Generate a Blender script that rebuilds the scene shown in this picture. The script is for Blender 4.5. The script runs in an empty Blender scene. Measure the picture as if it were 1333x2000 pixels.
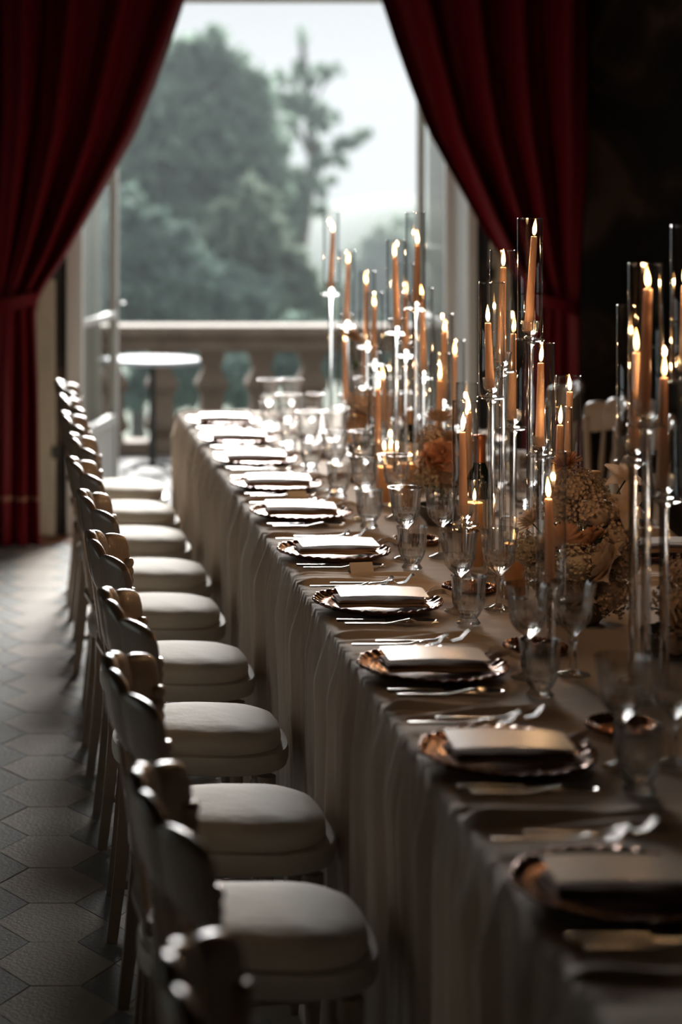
import bpy, bmesh, math, random
import numpy as np
from mathutils import Vector, Matrix, noise

# ------------------------------------------------------------------ camera, sky, sun, exposure
F, PX, PY, H = 4000.0, 40.0, 360.0, 1.74        # focal length and vanishing point in photo pixels, eye height
SC = bpy.context.scene
COL = SC.collection
cd = bpy.data.cameras.new('camera'); cam = bpy.data.objects.new('camera', cd); COL.objects.link(cam)
cam.location = (0, 0, H); cam.rotation_euler = (math.pi/2, 0, 0)
cd.sensor_fit = 'VERTICAL'; cd.sensor_height = 36; cd.sensor_width = 24
cd.lens = F/2000*36
cd.shift_x = (666.5-PX)/2000; cd.shift_y = -(1000-PY)/2000
cd.clip_start = .05; cd.clip_end = 800
cd.dof.use_dof = True; cd.dof.focus_distance = 4.85; cd.dof.aperture_fstop = 2.2
SC.camera = cam

world = bpy.data.worlds.new('overcast'); SC.world = world; world.use_nodes = True
bg = world.node_tree.nodes['Background']
bg.inputs[0].default_value = (.77, .81, .835, 1); bg.inputs[1].default_value = 1.0

sd = bpy.data.lights.new('sun', 'SUN'); sun = bpy.data.objects.new('sun', sd); COL.objects.link(sun)
sd.energy = 16.5; sd.angle = math.radians(37); sd.color = (1.0, .975, .94)
sun.rotation_euler = Vector((-.14, -1, -1.01*math.tan(math.radians(22)))).to_track_quat('-Z', 'Y').to_euler()

SC.view_settings.view_transform = 'Standard'; SC.view_settings.look = 'None'
SC.view_settings.exposure = 0; SC.view_settings.gamma = 1; SC.view_settings.use_curve_mapping = False
cy = SC.cycles
cy.max_bounces = 10; cy.diffuse_bounces = 4; cy.glossy_bounces = 5; cy.transmission_bounces = 10
cy.transparent_max_bounces = 28; cy.volume_bounces = 1
cy.sample_clamp_indirect = 6; cy.blur_glossy = .3; cy.use_denoising = True

R = random.Random(7)
def gp(x, y, z):                      # photo pixel and height above the floor -> X, Y
    Y = F*(H-z)/(y-PY); return (x-PX)/F*Y, Y
def at(x, Y): return (x-PX)/F*Y
def zt(y, Y): return H-(y-PY)*Y/F
ORD = ['first','second','third','fourth','fifth','sixth','seventh','eighth','ninth','tenth','eleventh','twelfth']

# ------------------------------------------------------------------ materials
def nt(name):
    m = bpy.data.materials.new(name); m.use_nodes = True
    t = m.node_tree; p = t.nodes['Principled BSDF']; return m, t, p
def N(t, typ, **kw):
    n = t.nodes.new(typ)
    for k, v in kw.items():
        if isinstance(k, str) and hasattr(n, k): setattr(n, k, v)
    return n
def setin(n, **kw):
    for k, v in kw.items(): n.inputs[k.replace('_', ' ')].default_value = v
def pmat(name, col, rough=.6, metal=0., var=.12, scale=8., bump=0., bscale=60., coat=0., sheen=0., trans=0., stretch=None, rnd=0., spec=.5, sub=0.):
    """principled with noise colour variation, fine bump, optional translucency"""
    m, t, p = nt(name); L = t.links
    tc = N(t, 'ShaderNodeTexCoord'); mp = N(t, 'ShaderNodeMapping')
    if stretch: mp.inputs['Scale'].default_value = stretch
    L.new(tc.outputs['Object'], mp.inputs['Vector'])
    no = N(t, 'ShaderNodeTexNoise'); setin(no, Scale=scale, Detail=6., Roughness=.6)
    L.new(mp.outputs[0], no.inputs['Vector'])
    mx = N(t, 'ShaderNodeMix', data_type='RGBA')
    c = Vector(col)
    mx.inputs[6].default_value = (*(c*(1-var)), 1); mx.inputs[7].default_value = (*[min(1, v) for v in c*(1+var)], 1)
    L.new(no.outputs['Fac'], mx.inputs[0])
    out = mx.outputs[2]
    if rnd:
        oi = N(t, 'ShaderNodeObjectInfo'); hv = N(t, 'ShaderNodeHueSaturation')
        mr = N(t, 'ShaderNodeMapRange'); mr.inputs[3].default_value = 1-rnd; mr.inputs[4].default_value = 1+rnd
        L.new(oi.outputs['Random'], mr.inputs[0]); L.new(mr.outputs[0], hv.inputs['Value']); L.new(out, hv.inputs['Color']); out = hv.outputs[0]
    L.new(out, p.inputs['Base Color'])
    setin(p, Roughness=rough, Metallic=metal)
    p.inputs['Coat Weight'].default_value = coat; p.inputs['Sheen Weight'].default_value = sheen
    p.inputs['Specular IOR Level'].default_value = spec
    if sub:
        p.inputs['Subsurface Weight'].default_value = sub; p.inputs['Subsurface Radius'].default_value = (.03, .012, .005); p.inputs['Subsurface Scale'].default_value = 1
    if bump:
        n2 = N(t, 'ShaderNodeTexNoise'); setin(n2, Scale=bscale, Detail=5.)
        L.new(mp.outputs[0], n2.inputs['Vector'])
        b = N(t, 'ShaderNodeBump'); setin(b, Strength=bump, Distance=.01); L.new(n2.outputs['Fac'], b.inputs['Height']); L.new(b.outputs[0], p.inputs['Normal'])
    if trans:
        tr = N(t, 'ShaderNodeBsdfTranslucent'); L.new(out, tr.inputs['Color'])
        ms = N(t, 'ShaderNodeMixShader'); ms.inputs[0].default_value = trans
        L.new(p.outputs[0], ms.inputs[1]); L.new(tr.outputs[0], ms.inputs[2]); L.new(ms.outputs[0], t.nodes['Material Output'].inputs[0])
    return m
def thin_glass(name, tint=(.97, .98, .98), edge=.88, face=.05, pw=1.7):
    m, t, p = nt(name); t.nodes.remove(p); L = t.links
    tr = N(t, 'ShaderNodeBsdfTransparent'); tr.inputs[0].default_value = (*tint, 1)
    gl = N(t, 'ShaderNodeBsdfGlossy'); gl.inputs['Roughness'].default_value = .02
    fr = N(t, 'ShaderNodeLayerWeight'); fr.inputs['Blend'].default_value = .5
    mr = N(t, 'ShaderNodeMath', operation='POWER'); mr.inputs[1].default_value = pw; L.new(fr.outputs['Facing'], mr.inputs[0])
    ma = N(t, 'ShaderNodeMath', operation='MULTIPLY_ADD'); ma.inputs[1].default_value = edge; ma.inputs[2].default_value = face; L.new(mr.outputs[0], ma.inputs[0])
    ms = N(t, 'ShaderNodeMixShader'); L.new(ma.outputs[0], ms.inputs[0]); L.new(tr.outputs[0], ms.inputs[1]); L.new(gl.outputs[0], ms.inputs[2])
    L.new(ms.outputs[0], t.nodes['Material Output'].inputs[0]); return m
def solid_glass(name, clear=.35, col=(.98, .99, .99), rough=0.):
    m, t, p = nt(name); t.nodes.remove(p); L = t.links
    g = N(t, 'ShaderNodeBsdfGlass'); g.inputs['IOR'].default_value = 1.48; g.inputs['Color'].default_value = (*col, 1); g.inputs['Roughness'].default_value = rough
    tr = N(t, 'ShaderNodeBsdfTransparent'); tr.inputs[0].default_value = (*col, 1)
    ms = N(t, 'ShaderNodeMixShader'); ms.inputs[0].default_value = clear
    L.new(g.outputs[0], ms.inputs[1]); L.new(tr.outputs[0], ms.inputs[2]); L.new(ms.outputs[0], t.nodes['Material Output'].inputs[0]); return m
def flame_mat():
    m, t, p = nt('flame'); t.nodes.remove(p); L = t.links
    em = N(t, 'ShaderNodeEmission'); em.inputs[1].default_value = 7
    tc = N(t, 'ShaderNodeTexCoord'); sp = N(t, 'ShaderNodeSeparateXYZ'); L.new(tc.outputs['Generated'], sp.inputs[0])
    cr = N(t, 'ShaderNodeValToRGB'); e = cr.color_ramp.elements
    e[0].position = 0; e[0].color = (.25, .10, .05, 1); e[1].position = 1; e[1].color = (1, .42, .10, 1)
    n = cr.color_ramp.elements.new(.25); n.color = (1, .62, .26, 1)
    L.new(sp.outputs['Z'], cr.inputs[0]); L.new(cr.outputs[0], em.inputs[0])
    tr = N(t, 'ShaderNodeBsdfTransparent'); ad = N(t, 'ShaderNodeAddShader')
    L.new(em.outputs[0], ad.inputs[0]); L.new(tr.outputs[0], ad.inputs[1]); L.new(ad.outputs[0], t.nodes['Material Output'].inputs[0]); return m
def mural_mat():
    m, t, p = nt('dark_mural'); L = t.links
    tc = N(t, 'ShaderNodeTexCoord'); n1 = N(t, 'ShaderNodeTexNoise'); setin(n1, Scale=1.6, Detail=5., Distortion=1.3)
    L.new(tc.outputs['Object'], n1.inputs['Vector'])
    cr = N(t, 'ShaderNodeValToRGB'); e = cr.color_ramp.elements
    e[0].position = .42; e[0].color = (.012, .012, .014, 1); e[1].position = .72; e[1].color = (.16, .11, .075, 1)
    k = e.new(.55); k.color = (.035, .028, .024, 1)
    L.new(n1.outputs['Fac'], cr.inputs[0]); L.new(cr.outputs[0], p.inputs['Base Color']); setin(p, Roughness=.8); return m

M = dict(
 cloth=pmat('taupe_cloth', (.68, .575, .475), .85, var=.06, scale=30, sheen=.2, bump=.35, bscale=5, trans=.10, stretch=(.5, 5, .5)),
 velvet=pmat('crimson_curtain', (.125, .002, .007), .5, var=.4, scale=14, spec=.2, stretch=(6, 6, .5), bump=.2, bscale=90, trans=.05),
 hem=pmat('faded_braid', (.25, .11, .07), .8),
 ivory=pmat('ivory_upholstery', (.72, .65, .54), .7, var=.05, bump=.12, bscale=35, sheen=.15),
 cream_shaded=pmat('shaded_cream_paint', (.36, .275, .205), .27, var=.22, scale=18, bump=.1, bscale=80, rnd=.08, coat=.4),  # chair backs and legs: cream paint, darkened to carry the shade on them
 cream=pmat('cream_paint', (.58, .525, .44), .4, var=.10, scale=14, rnd=.05, coat=.15),
 tile=pmat('beige_terrazzo', (.44, .385, .325), .6, var=.2, scale=26, bump=.35, bscale=90, rnd=.1),
 dtile=pmat('grey_green_tile', (.27, .275, .26), .6, var=.25, scale=20, bump=.3, bscale=90, rnd=.15),
 rtile=pmat('terracotta_border', (.30, .12, .065), .5, var=.25, scale=12, bump=.3, bscale=60, rnd=.1),
 grout=pmat('floor_grout', (.26, .235, .21), .9),
 darkwall=mural_mat(),
 plaster=pmat('dark_plaster', (.05, .042, .038), .9, var=.3, scale=3),
 white=pmat('white_paint', (.52, .52, .50), .45, var=.06, scale=9),
 oldpaint=pmat('aged_cream_paint', (.40, .36, .28), .6, var=.35, scale=7, stretch=(3, 3, .7), bump=.3, bscale=30),
 greyboard=pmat('weathered_board', (.30, .285, .24), .7, var=.3, scale=10, stretch=(6, 6, .6), rnd=.18),
 stone=pmat('weathered_stone', (.22, .175, .135), .85, var=.5, scale=7, bump=.5, bscale=25, rnd=.06),
 slab=pmat('pale_terrace_stone', (.26, .26, .255), .6, var=.15, scale=5, rnd=.08),
 enamel=pmat('white_enamel', (.46, .49, .54), .65, var=.03),
 iron=pmat('black_iron', (.02, .025, .025), .5),
 copper=pmat('rose_copper', (.21, .115, .085), .2, metal=1., var=.1, scale=20),
 silver=pmat('polished_silver', (.78, .76, .73), .18, metal=1., var=.04),
 amber=pmat('smoked_copper', (.22, .10, .065), .12, metal=.85, var=.15, scale=20),
 napkin=pmat('silk_napkin', (.36, .245, .18), .8, var=.12, spec=.2, bump=.2, bscale=60),
 ribbon=pmat('gauze_ribbon', (.48, .38, .31), .6, var=.1, trans=.35),
 card=pmat('white_card', (.88, .87, .85), .27, var=.02),
 pcard=pmat('cream_place_card', (.70, .64, .54), .6, var=.04),
 wax=pmat('peach_wax', (.80, .51, .33), .42, var=.06, scale=20, trans=.25),
 pwax=pmat('ivory_wax', (.75, .47, .22), .5, var=.06, scale=20, trans=.35),
 wick=pmat('charred_wick', (.02, .015, .012), .9),
 glass=thin_glass('chimney_glass'), pane=thin_glass('window_glass', (.93, .95, .94), .16, .03), bowlglass=thin_glass('goblet_glass', (.985, .985, .98), .9, .12, 1.4),
 rod=solid_glass('rod_glass', .42), crystal=solid_glass('cut_crystal', .25),
 bottle=pmat('dark_green_bottle', (.008, .014, .010), .08, var=.1, coat=.5),
 foil=pmat('copper_foil', (.45, .16, .07), .35, metal=.7), foil2=pmat('tan_capsule', (.40, .25, .15), .5),
 lab=pmat('paper_label', (.55, .50, .42), .7),
 rose=pmat('cream_petal', (.74, .60, .47), .6, var=.15, scale=30, trans=.3, rnd=.08),
 peach=pmat('peach_petal', (.74, .44, .28), .6, var=.18, scale=30, trans=.3, rnd=.08),
 tan=pmat('tan_petal', (.46, .31, .20), .7, var=.25, scale=40, trans=.25),
 dry=pmat('dried_floret', (.56, .44, .35), .8, var=.35, scale=90),
 bud=pmat('pale_floret', (.60, .52, .41), .8, var=.25, scale=90),
 green=pmat('flower_leaf', (.05, .085, .05), .5, var=.3, scale=30, trans=.2),
 bowl=pmat('stoneware_bowl', (.10, .085, .075), .5),
 leafA=pmat('grey_green_foliage', (.25, .33, .275), .7, var=.35, scale=.5, trans=.5),
 leafB=pmat('blue_green_foliage', (.19, .265, .23), .7, var=.35, scale=.6, trans=.45),
 leafC=pmat('olive_foliage', (.24, .30, .24), .7, var=.3, scale=.6, trans=.5),
 bark=pmat('bark', (.08, .065, .05), .9, var=.3),
 grass=pmat('garden_grass', (.07, .11, .06), .9, var=.3, scale=.3),
 hill=pmat('wooded_hill', (.05, .085, .07), .95, var=.3, scale=.05),
 table=pmat('table_board', (.20, .13, .08), .6),
 flame=flame_mat(),
)

# ------------------------------------------------------------------ mesh helpers
class MB:
    def __init__(s): s.v = []; s.f = []
    def add(s, vs, fs):
        b = len(s.v); s.v.extend([tuple(v) for v in vs]); s.f.extend([tuple(b+i for i in f) for f in fs]); return s
    def box(s, x0, x1, y0, y1, z0, z1, c=0.):
        bm = bmesh.new(); bmesh.ops.create_cube(bm, size=1)
        for v in bm.verts: v.co = Vector((x0+(v.co.x+.5)*(x1-x0), y0+(v.co.y+.5)*(y1-y0), z0+(v.co.z+.5)*(z1-z0)))
        if c: bmesh.ops.bevel(bm, geom=bm.edges[:], offset=c, segments=1, affect='EDGES')
        bm.verts.index_update(); s.add([v.co for v in bm.verts], [[v.index for v in f.verts] for f in bm.faces]); bm.free(); return s
    def lathe(s, prof, seg=24, mod=None, o=(0, 0, 0), cap=True, rot=0.):
        vs = []; fs = []
        n = len(prof)
        for i, (r, z) in enumerate(prof):
            for k in range(seg):
                a = 2*math.pi*k/seg+rot; rr = r*(mod(a, i, r, z) if mod else 1)
                vs.append((o[0]+rr*math.cos(a), o[1]+rr*math.sin(a), o[2]+z))
        for i in range(n-1):
            for k in range(seg):
                k2 = (k+1) % seg; fs.append((i*seg+k, i*seg+k2, (i+1)*seg+k2, (i+1)*seg+k))
        if cap:
            if prof[0][0] > 1e-5: fs.append(tuple(range(seg-1, -1, -1)))
            if prof[-1][0] > 1e-5: fs.append(tuple((n-1)*seg+k for k in range(seg)))
        return s.add(vs, fs)
    def tube(s, pts, rad, seg=8, sx=1., up=None):
        pts = [Vector(p) for p in pts]; n = len(pts)
        if not hasattr(rad, '__len__'): rad = [rad]*n
        vs = []; fs = []
        for i, p in enumerate(pts):
            d = (pts[min(i+1, n-1)]-pts[max(i-1, 0)]).normalized()
            u = Vector(up) if up else (Vector((0, 0, 1)) if abs(d.z) < .9 else Vector((1, 0, 0)))
            a = d.cross(u).normalized(); b = d.cross(a).normalized()
            for k in range(seg):
                t = 2*math.pi*(k+.5)/seg; vs.append(p+a*math.cos(t)*rad[i]*sx+b*math.sin(t)*rad[i])
        for i in range(n-1):
            for k in range(seg):
                k2 = (k+1) % seg; fs.append((i*seg+k, i*seg+k2, (i+1)*seg+k2, (i+1)*seg+k))
        fs.append(tuple(range(seg-1, -1, -1))); fs.append(tuple((n-1)*seg+k for k in range(seg)))
        return s.add(vs, fs)
    def grid(s, fn, nu, nv, cu=False):
        vs = [fn(i/(nu if cu else nu-1), j/(nv-1)) for j in range(nv) for i in range(nu)]; fs = []
        for j in range(nv-1):
            for i in range(nu if cu else nu-1):
                i2 = (i+1) % nu; fs.append((j*nu+i, j*nu+i2, (j+1)*nu+i2, (j+1)*nu+i))
        return s.add(vs, fs)
    def rings(s, rings, cap0=True, cap1=True):
        n = len(rings[0]); vs = [p for r in rings for p in r]; fs = []
        for j in range(len(rings)-1):
            for i in range(n):
                i2 = (i+1) % n; fs.append((j*n+i, j*n+i2, (j+1)*n+i2, (j+1)*n+i))
        if cap0: fs.append(tuple(range(n-1, -1, -1)))
        if cap1: fs.append(tuple((len(rings)-1)*n+i for i in range(n)))
        return s.add(vs, fs)
    def mesh(s, name, mat, sharp=38, tf=None, mat2=None, zsplit=0.):
        me = bpy.data.meshes.new(name); vs = s.v if tf is None else [tuple(tf @ Vector(v)) for v in s.v]
        me.from_pydata(vs, [], s.f); me.materials.append(M[mat] if isinstance(mat, str) else mat)
        me.polygons.foreach_set('use_smooth', [True]*len(me.polygons))
        if mat2:
            me.materials.append(M[mat2])
            for p in me.polygons:
                if p.center.z > zsplit: p.material_index = 1
        if sharp: me.set_sharp_from_angle(angle=math.radians(sharp))
        me.update(); return me

def tag(o, label=None, cat=None, group=None, kind=None):
    if label: o['label'] = label
    if cat: o['category'] = cat
    if group: o['group'] = group
    if kind: o['kind'] = kind
    return o
def ob(name, me, parent=None, loc=None, rot=None, scale=None):
    o = bpy.data.objects.new(name, me); COL.objects.link(o); o.parent = parent
    if loc is not None: o.location = loc
    if rot is not None: o.rotation_euler = rot
    if scale is not None: o.scale = scale
    return o
def empty(name, loc=(0, 0, 0), rz=0.):
    o = bpy.data.objects.new(name, None); COL.objects.link(o); o.location = loc; o.rotation_euler = (0, 0, rz); o.empty_display_size = .05; return o
def kit(name, parts, loc, rz=0., **t):
    """a thing from shared part meshes: parts = [(name, mesh) or (name, mesh, [(subname, mesh)])]"""
    e = tag(empty(name, loc, rz), **t)
    for p in parts:
        c = ob(p[0], p[1], e)
        for q in (p[2] if len(p) > 2 else []): ob(q[0], q[1], c)
    return e
def struct(name, me, parent=None, label=None):
    o = ob(name, me, parent)
    if parent is None: o['kind'] = 'structure'
    if label: o['label'] = label
    return o
def sstep(a, b, x):
    t = max(0., min(1., (x-a)/(b-a))); return t*t*(3-2*t)
def interp(tab, t):
    if t <= tab[0][0]: return tab[0][1]
    for (a, va), (b, vb) in zip(tab, tab[1:]):
        if t <= b: return va+(vb-va)*(t-a)/(b-a)
    return tab[-1][1]

# ------------------------------------------------------------------ room shell
WY = F*H/684                       # inner face of the doorway wall
CXD = 1.246                        # centre of doorway and of table
DX0, DX1, DTOP = .262, 2.23, 2.668
RX0, RX1, RY0, CEIL = -3.2, 4.6, -2.6, 4.2
fl = struct('floor', MB().box(RX0, RX1, RY0, WY+.34, -.06, -.012).mesh('floor', 'grout'), label='floor of pale hexagonal tiles with dark diamond insets')
b = MB()
b.box(RX0, DX0-.03, WY, WY+.34, -.02, CEIL).box(DX1+.03, RX1, WY, WY+.34, -.02, CEIL).box(DX0-.03, DX1+.03, WY, WY+.34, DTOP+.03, CEIL)
struct('wall_back', b.mesh('wall_back', 'darkwall'), label='dark painted wall around the terrace doorway')
W0, W1, WZ0, WZ1 = 3.7, 6.3, .25, 1.95  # opening for a window added out of view to light the tablecloth's side
wl = MB().box(RX0-.2, RX0, RY0, W0, -.02, CEIL).box(RX0-.2, RX0, W1, WY+.34, -.02, CEIL).box(RX0-.2, RX0, W0, W1, -.02, WZ0).box(RX0-.2, RX0, W0, W1, WZ1, CEIL)
struct('wall_left', wl.mesh('wall_left', 'plaster'), label='dark plaster wall along the open floor')
struct('wall_right', MB().box(RX1, RX1+.2, RY0, WY+.34, -.02, CEIL).mesh('wall_right', 'darkwall'), label='dark painted mural wall')
struct('wall_front', MB().box(RX0, RX1, RY0-.2, RY0, -.02, CEIL).mesh('wall_front', 'plaster'), label='dark end wall')
struct('ceiling', MB().box(RX0-.2, RX1+.2, RY0-.2, WY+.34, CEIL, CEIL+.2).mesh('ceiling', 'plaster'), label='dark ceiling')
wn = tag(empty('fill_window_1', (RX0-.10, (W0+W1)/2, 0)), label='unseen glazed window added in the open-floor wall to light the tablecloth', kind='structure')
hw = (W1-W0)/2
for y in (-hw, -.03, hw-.06): ob('mullion', MB().box(-.04, .04, y, y+.06, WZ0, WZ1, .004).mesh('mullion', 'white'), wn)
for z in (WZ0, 1.2, WZ1-.06): ob('transom', MB().box(-.03, .03, -hw+.06, hw-.06, z, z+.06, .004).mesh('transom', 'white'), wn)
for y0, y1 in ((-hw+.06, -.03), (.03, hw-.06)):
    for z0, z1 in ((WZ0+.06, 1.2), (1.26, WZ1-.06)): ob('glass_pane', MB().box(-.002, .002, y0, y1, z0, z1).mesh('glass_pane', 'pane'), wn)
# tiles
TP, TR, TE, TC0 = .27, .256, .11, .076
ty0 = F*H/1480
def poly_tile(pts, h=.012, c=.0012, g=.0007):
    c0 = Vector((sum(p[0] for p in pts)/len(pts), sum(p[1] for p in pts)/len(pts)))
    def ins(d):
        out = []; n = len(pts)
        for i in range(n):
            a, p, q = Vector(pts[i-1]), Vector(pts[i]), Vector(pts[(i+1) % n])
            n1 = Vector((-(p-a).y, (p-a).x)).normalized(); n2 = Vector((-(q-p).y, (q-p).x)).normalized()
            m = n1+n2; m = m/max(.3, m.dot(n1)); out.append(p+m*d)
        return out
    a, b2 = ins(g), ins(g+c); m = MB()
    m.rings([[(p.x, p.y, -h) for p in a], [(p.x, p.y, -c) for p in a], [(p.x, p.y, 0) for p in b2]], cap0=False); return m
HEX = [(TE/2, -TR/2), (TP/2, 0), (TE/2, TR/2), (-TE/2, TR/2), (-TP/2, 0), (-TE/2, -TR/2)]
RW = TP-TE
RHO = [(0, -TR/2), (RW/2, 0), (0, TR/2), (-RW/2, 0)]
hexb, rhob = poly_tile(HEX), poly_tile(RHO)
hexm, rhom = hexb.mesh('hex_tile', 'tile', 20), rhob.mesh('diamond_tile', 'dtile', 20)
resth, restr = MB(), MB()
rowmax = int((WY-.30-ty0)/TR)
for k in range(-11, 17):
    for r in range(-26, rowmax+1):
        x, y = TC0+TP*k, ty0+TR*(r-.5)
        near = -2 <= k <= 2 and r >= -6
        dz = R.uniform(-.0008, .0008)
        if RX0+.15 < x < RX1-.15 and y > RY0+.15:
            if near: ob('hexagon_tile', hexm, fl, (x, y, dz), (R.uniform(-.003, .003), R.uniform(-.003, .003), 0))
            else: resth.add([(v[0]+x, v[1]+y, v[2]) for v in hexb.v], hexb.f)
        x += TP/2; y += TR/2
        if RX0+.15 < x < RX1-.15 and RY0+.15 < y < WY-.25:
            if near: ob('diamond_tile', rhom, fl, (x, y, dz), (R.uniform(-.003, .003), R.uniform(-.003, .003), 0))
            else: restr.add([(v[0]+x, v[1]+y, v[2]) for v in rhob.v], rhob.f)
tag(ob('hexagon_tile_field', resth.mesh('hexagon_tile_field', 'tile', 20), fl), kind='stuff')
tag(ob('diamond_tile_field', restr.mesh('diamond_tile_field', 'dtile', 20), fl), kind='stuff')
for i in range(13):                                   # terracotta strip along the doorway wall
    x0 = -2.2+i*.42
    ob('border_tile', MB().box(x0, x0+.415, WY-.22, WY-.002, -.012, 0, .002).mesh('border_tile', 'rtile', 20), fl)
# door frame
fr = tag(empty('trim_1'), label='white painted frame of the terrace doorway', kind='structure')
for x0, x1 in ((DX0-.035, DX0+.012), (DX1-.012, DX1+.035)):
    ob('jamb', MB().box(x0, x1, WY-.035, WY+.33, 0, DTOP, .004).mesh('jamb', 'white'), fr)
ob('head', MB().box(DX0-.035, DX1+.035, WY-.035, WY+.33, DTOP, DTOP+.05, .004).mesh('head', 'white'), fr)
ob('threshold', MB().box(DX0+.012, DX1-.012, WY-.02, WY+.36, -.01, .012, .003).mesh('threshold', 'slab'), fr)
# interior shutters folded on the wall
for sx, lab in ((1, 'aged cream shutter board folded behind the crimson curtain by the open floor'), (-1, 'aged cream shutter board folded behind the crimson curtain by the painted wall')):
    e = tag(empty('interior_shutter', (CXD+(-1 if sx > 0 else 1)*(CXD-.085), WY-.07, 0)), lab, 'shutter', 'interior shutters')
    s = 1 if sx > 0 else -1
    x0, x1 = sorted((0, s*.088))
    bd = ob('board', MB().box(x0, x1, -.02, .02, .01, 2.75, .004).mesh('board', 'oldpaint'), e)
    ob('edge_strip', MB().box(*sorted((-s*.012, 0)), -.026, .026, .01, 2.75, .003).mesh('edge_strip', 'oldpaint'), e)
    for z in (.42, 1.3, 2.2): ob('hinge', MB().box(*sorted((s*.07, s*.10)), -.03, -.018, z-.03, z+.03, .002).mesh('hinge', 'iron'), bd)

# glazed leaves: local x along the leaf from hinge to free end
LW = .955
def leaf(name, hinge, ang, lab):
    e = tag(empty(name, (hinge[0], hinge[1], 0), ang), label=lab, kind='structure')
    for x0 in (0, LW-.06): st = ob('stile', MB().box(x0, x0+.06, -.022, .022, .02, DTOP-.02, .004).mesh('stile', 'white'), e)
    for z0, z1 in ((.02, .12), (.41, .47), (1.0, 1.035), (DTOP-.10, DTOP-.02)):
        ob('rail', MB().box(.06, LW-.06, -.02, .02, z0, z1, .003).mesh('rail', 'white'), e)
    ob('bottom_panel', MB().box(.06, LW-.06, -.010, .010, .12, .41, .002).mesh('bottom_panel', 'white'), e)
    for z0, z1 in ((.47, 1.0), (1.035, DTOP-.10)):
        ob('glass_pane', MB().box(.06, LW-.06, -.002, .002, z0, z1).mesh('glass_pane', 'pane'), e)
    ob('handle', MB().tube([(LW-.03, -.02, 1.08), (LW-.03, -.06, 1.08), (LW-.12, -.06, 1.08)], .008).mesh('handle', 'iron'), st)
    return e
hy = WY+.30
leaf('door_1', (DX0+.03, hy), math.atan2(.93, .235), 'white glazed door leaf half open beside the row of chairs on the open floor')
leaf('door_2', (DX1-.03, hy), math.atan2(.95, .03), 'white glazed door leaf opened out behind the candles')
# exterior shutters of upright boards
def shutter(hinge, ang, lab):
    e = tag(empty('exterior_shutter', (hinge[0], hinge[1], 0), ang), lab, 'shutter', 'exterior shutters on the terrace')
    for i in range(7):
        ob('board', MB().box(i*.125, i*.125+.12, -.014+R.uniform(0, .006), .014, .03, 2.6, .004).mesh('board', 'greyboard'), e)
    for z in (.35, 1.35, 2.3): ob('batten', MB().box(.02, .84, .014, .035, z-.05, z+.05, .004).mesh('batten', 'greyboard'), e)
shutter((.20, WY+.42), math.atan2(.95, .27), 'weathered upright-board shutter outside the half open glazed leaf')
shutter((2.33, WY+.42), math.atan2(.95, -.04), 'weathered upright-board shutter outside the leaf behind the candles')

# ------------------------------------------------------------------ terrace, balustrade, bistro table
TY1 = 13.75
tr = struct('terrace_ground', MB().box(-4, 7, WY+.34, TY1, -.10, -.02).mesh('terrace_ground', 'grout'), label='stone terrace outside the doorway')
for i in range(10):
    for j in range(6):
        x0, y0 = -1.2+i*.55, WY+.36+j*.55
        ob('paving_slab', MB().box(x0, x0+.544, y0, y0+.544, -.02, R.uniform(-.002, .002), .004).mesh('paving_slab', 'slab', 20), tr)
BY = 13.25; bt = zt(634, BY)
ba = tag(empty('stone_balustrade', (0, BY, 0)), 'weathered stone balustrade along the terrace edge', 'balustrade')
ob('rail_cap', MB().box(-2.5, 5.5, -.19, .17, bt-.075, bt, .02).mesh('rail_cap', 'stone'), ba)
ob('rail_moulding', MB().box(-2.5, 5.5, -.15, .13, bt-.165, bt-.075, .015).mesh('rail_moulding', 'stone'), ba)
ob('plinth', MB().box(-2.5, 5.5, -.14, .12, 0, .085, .015).mesh('plinth', 'stone'), ba)
h0, h1 = .085, bt-.165
bp = [(.085, 0), (.085, .06), (.07, .075), (.112, .13), (.118, .19), (.098, .26), (.082, .36), (.080, .50), (.085, .545), (.112, .58), (.118, .635), (.085, .73), (.064, .80), (.066, .85), (.085, .90), (.092, .94), (.092, 1)]
bm_ = MB().lathe([(r*1.22, h0+(h1-h0)*t) for r, t in bp], 4, rot=math.pi/4).mesh('baluster', 'stone', 30)
for i in range(-4, 14):
    ob('baluster', bm_, ba, (at(219+97*i, BY), 0, 0))
tx, ty_ = at(298, 12.4), 12.4; tz = zt(700, 12.4)
e = tag(empty('bistro_table', (tx, ty_, 0)), 'small round white cafe table on a black pedestal by the balustrade', 'table')
ob('table_top', MB().lathe([(.0, tz-.028), (.278, tz-.028), (.287, tz-.02), (.287, tz-.006), (.28, tz), (0, tz)], 48).mesh('table_top', 'enamel'), e)
ped = ob('pedestal', MB().lathe([(.03, .03), (.022, .06), (.02, .3), (.02, tz-.06), (.05, tz-.03)], 16).mesh('pedestal', 'iron'), e)
for i in range(4):
    a = i*math.pi/2+.5
    ob('foot', MB().tube([(0, 0, .05), (.1*math.cos(a), .1*math.sin(a), .045), (.22*math.cos(a), .22*math.sin(a), .012)], [.016, .014, .012], 8).mesh('foot', 'iron'), ped)

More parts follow.
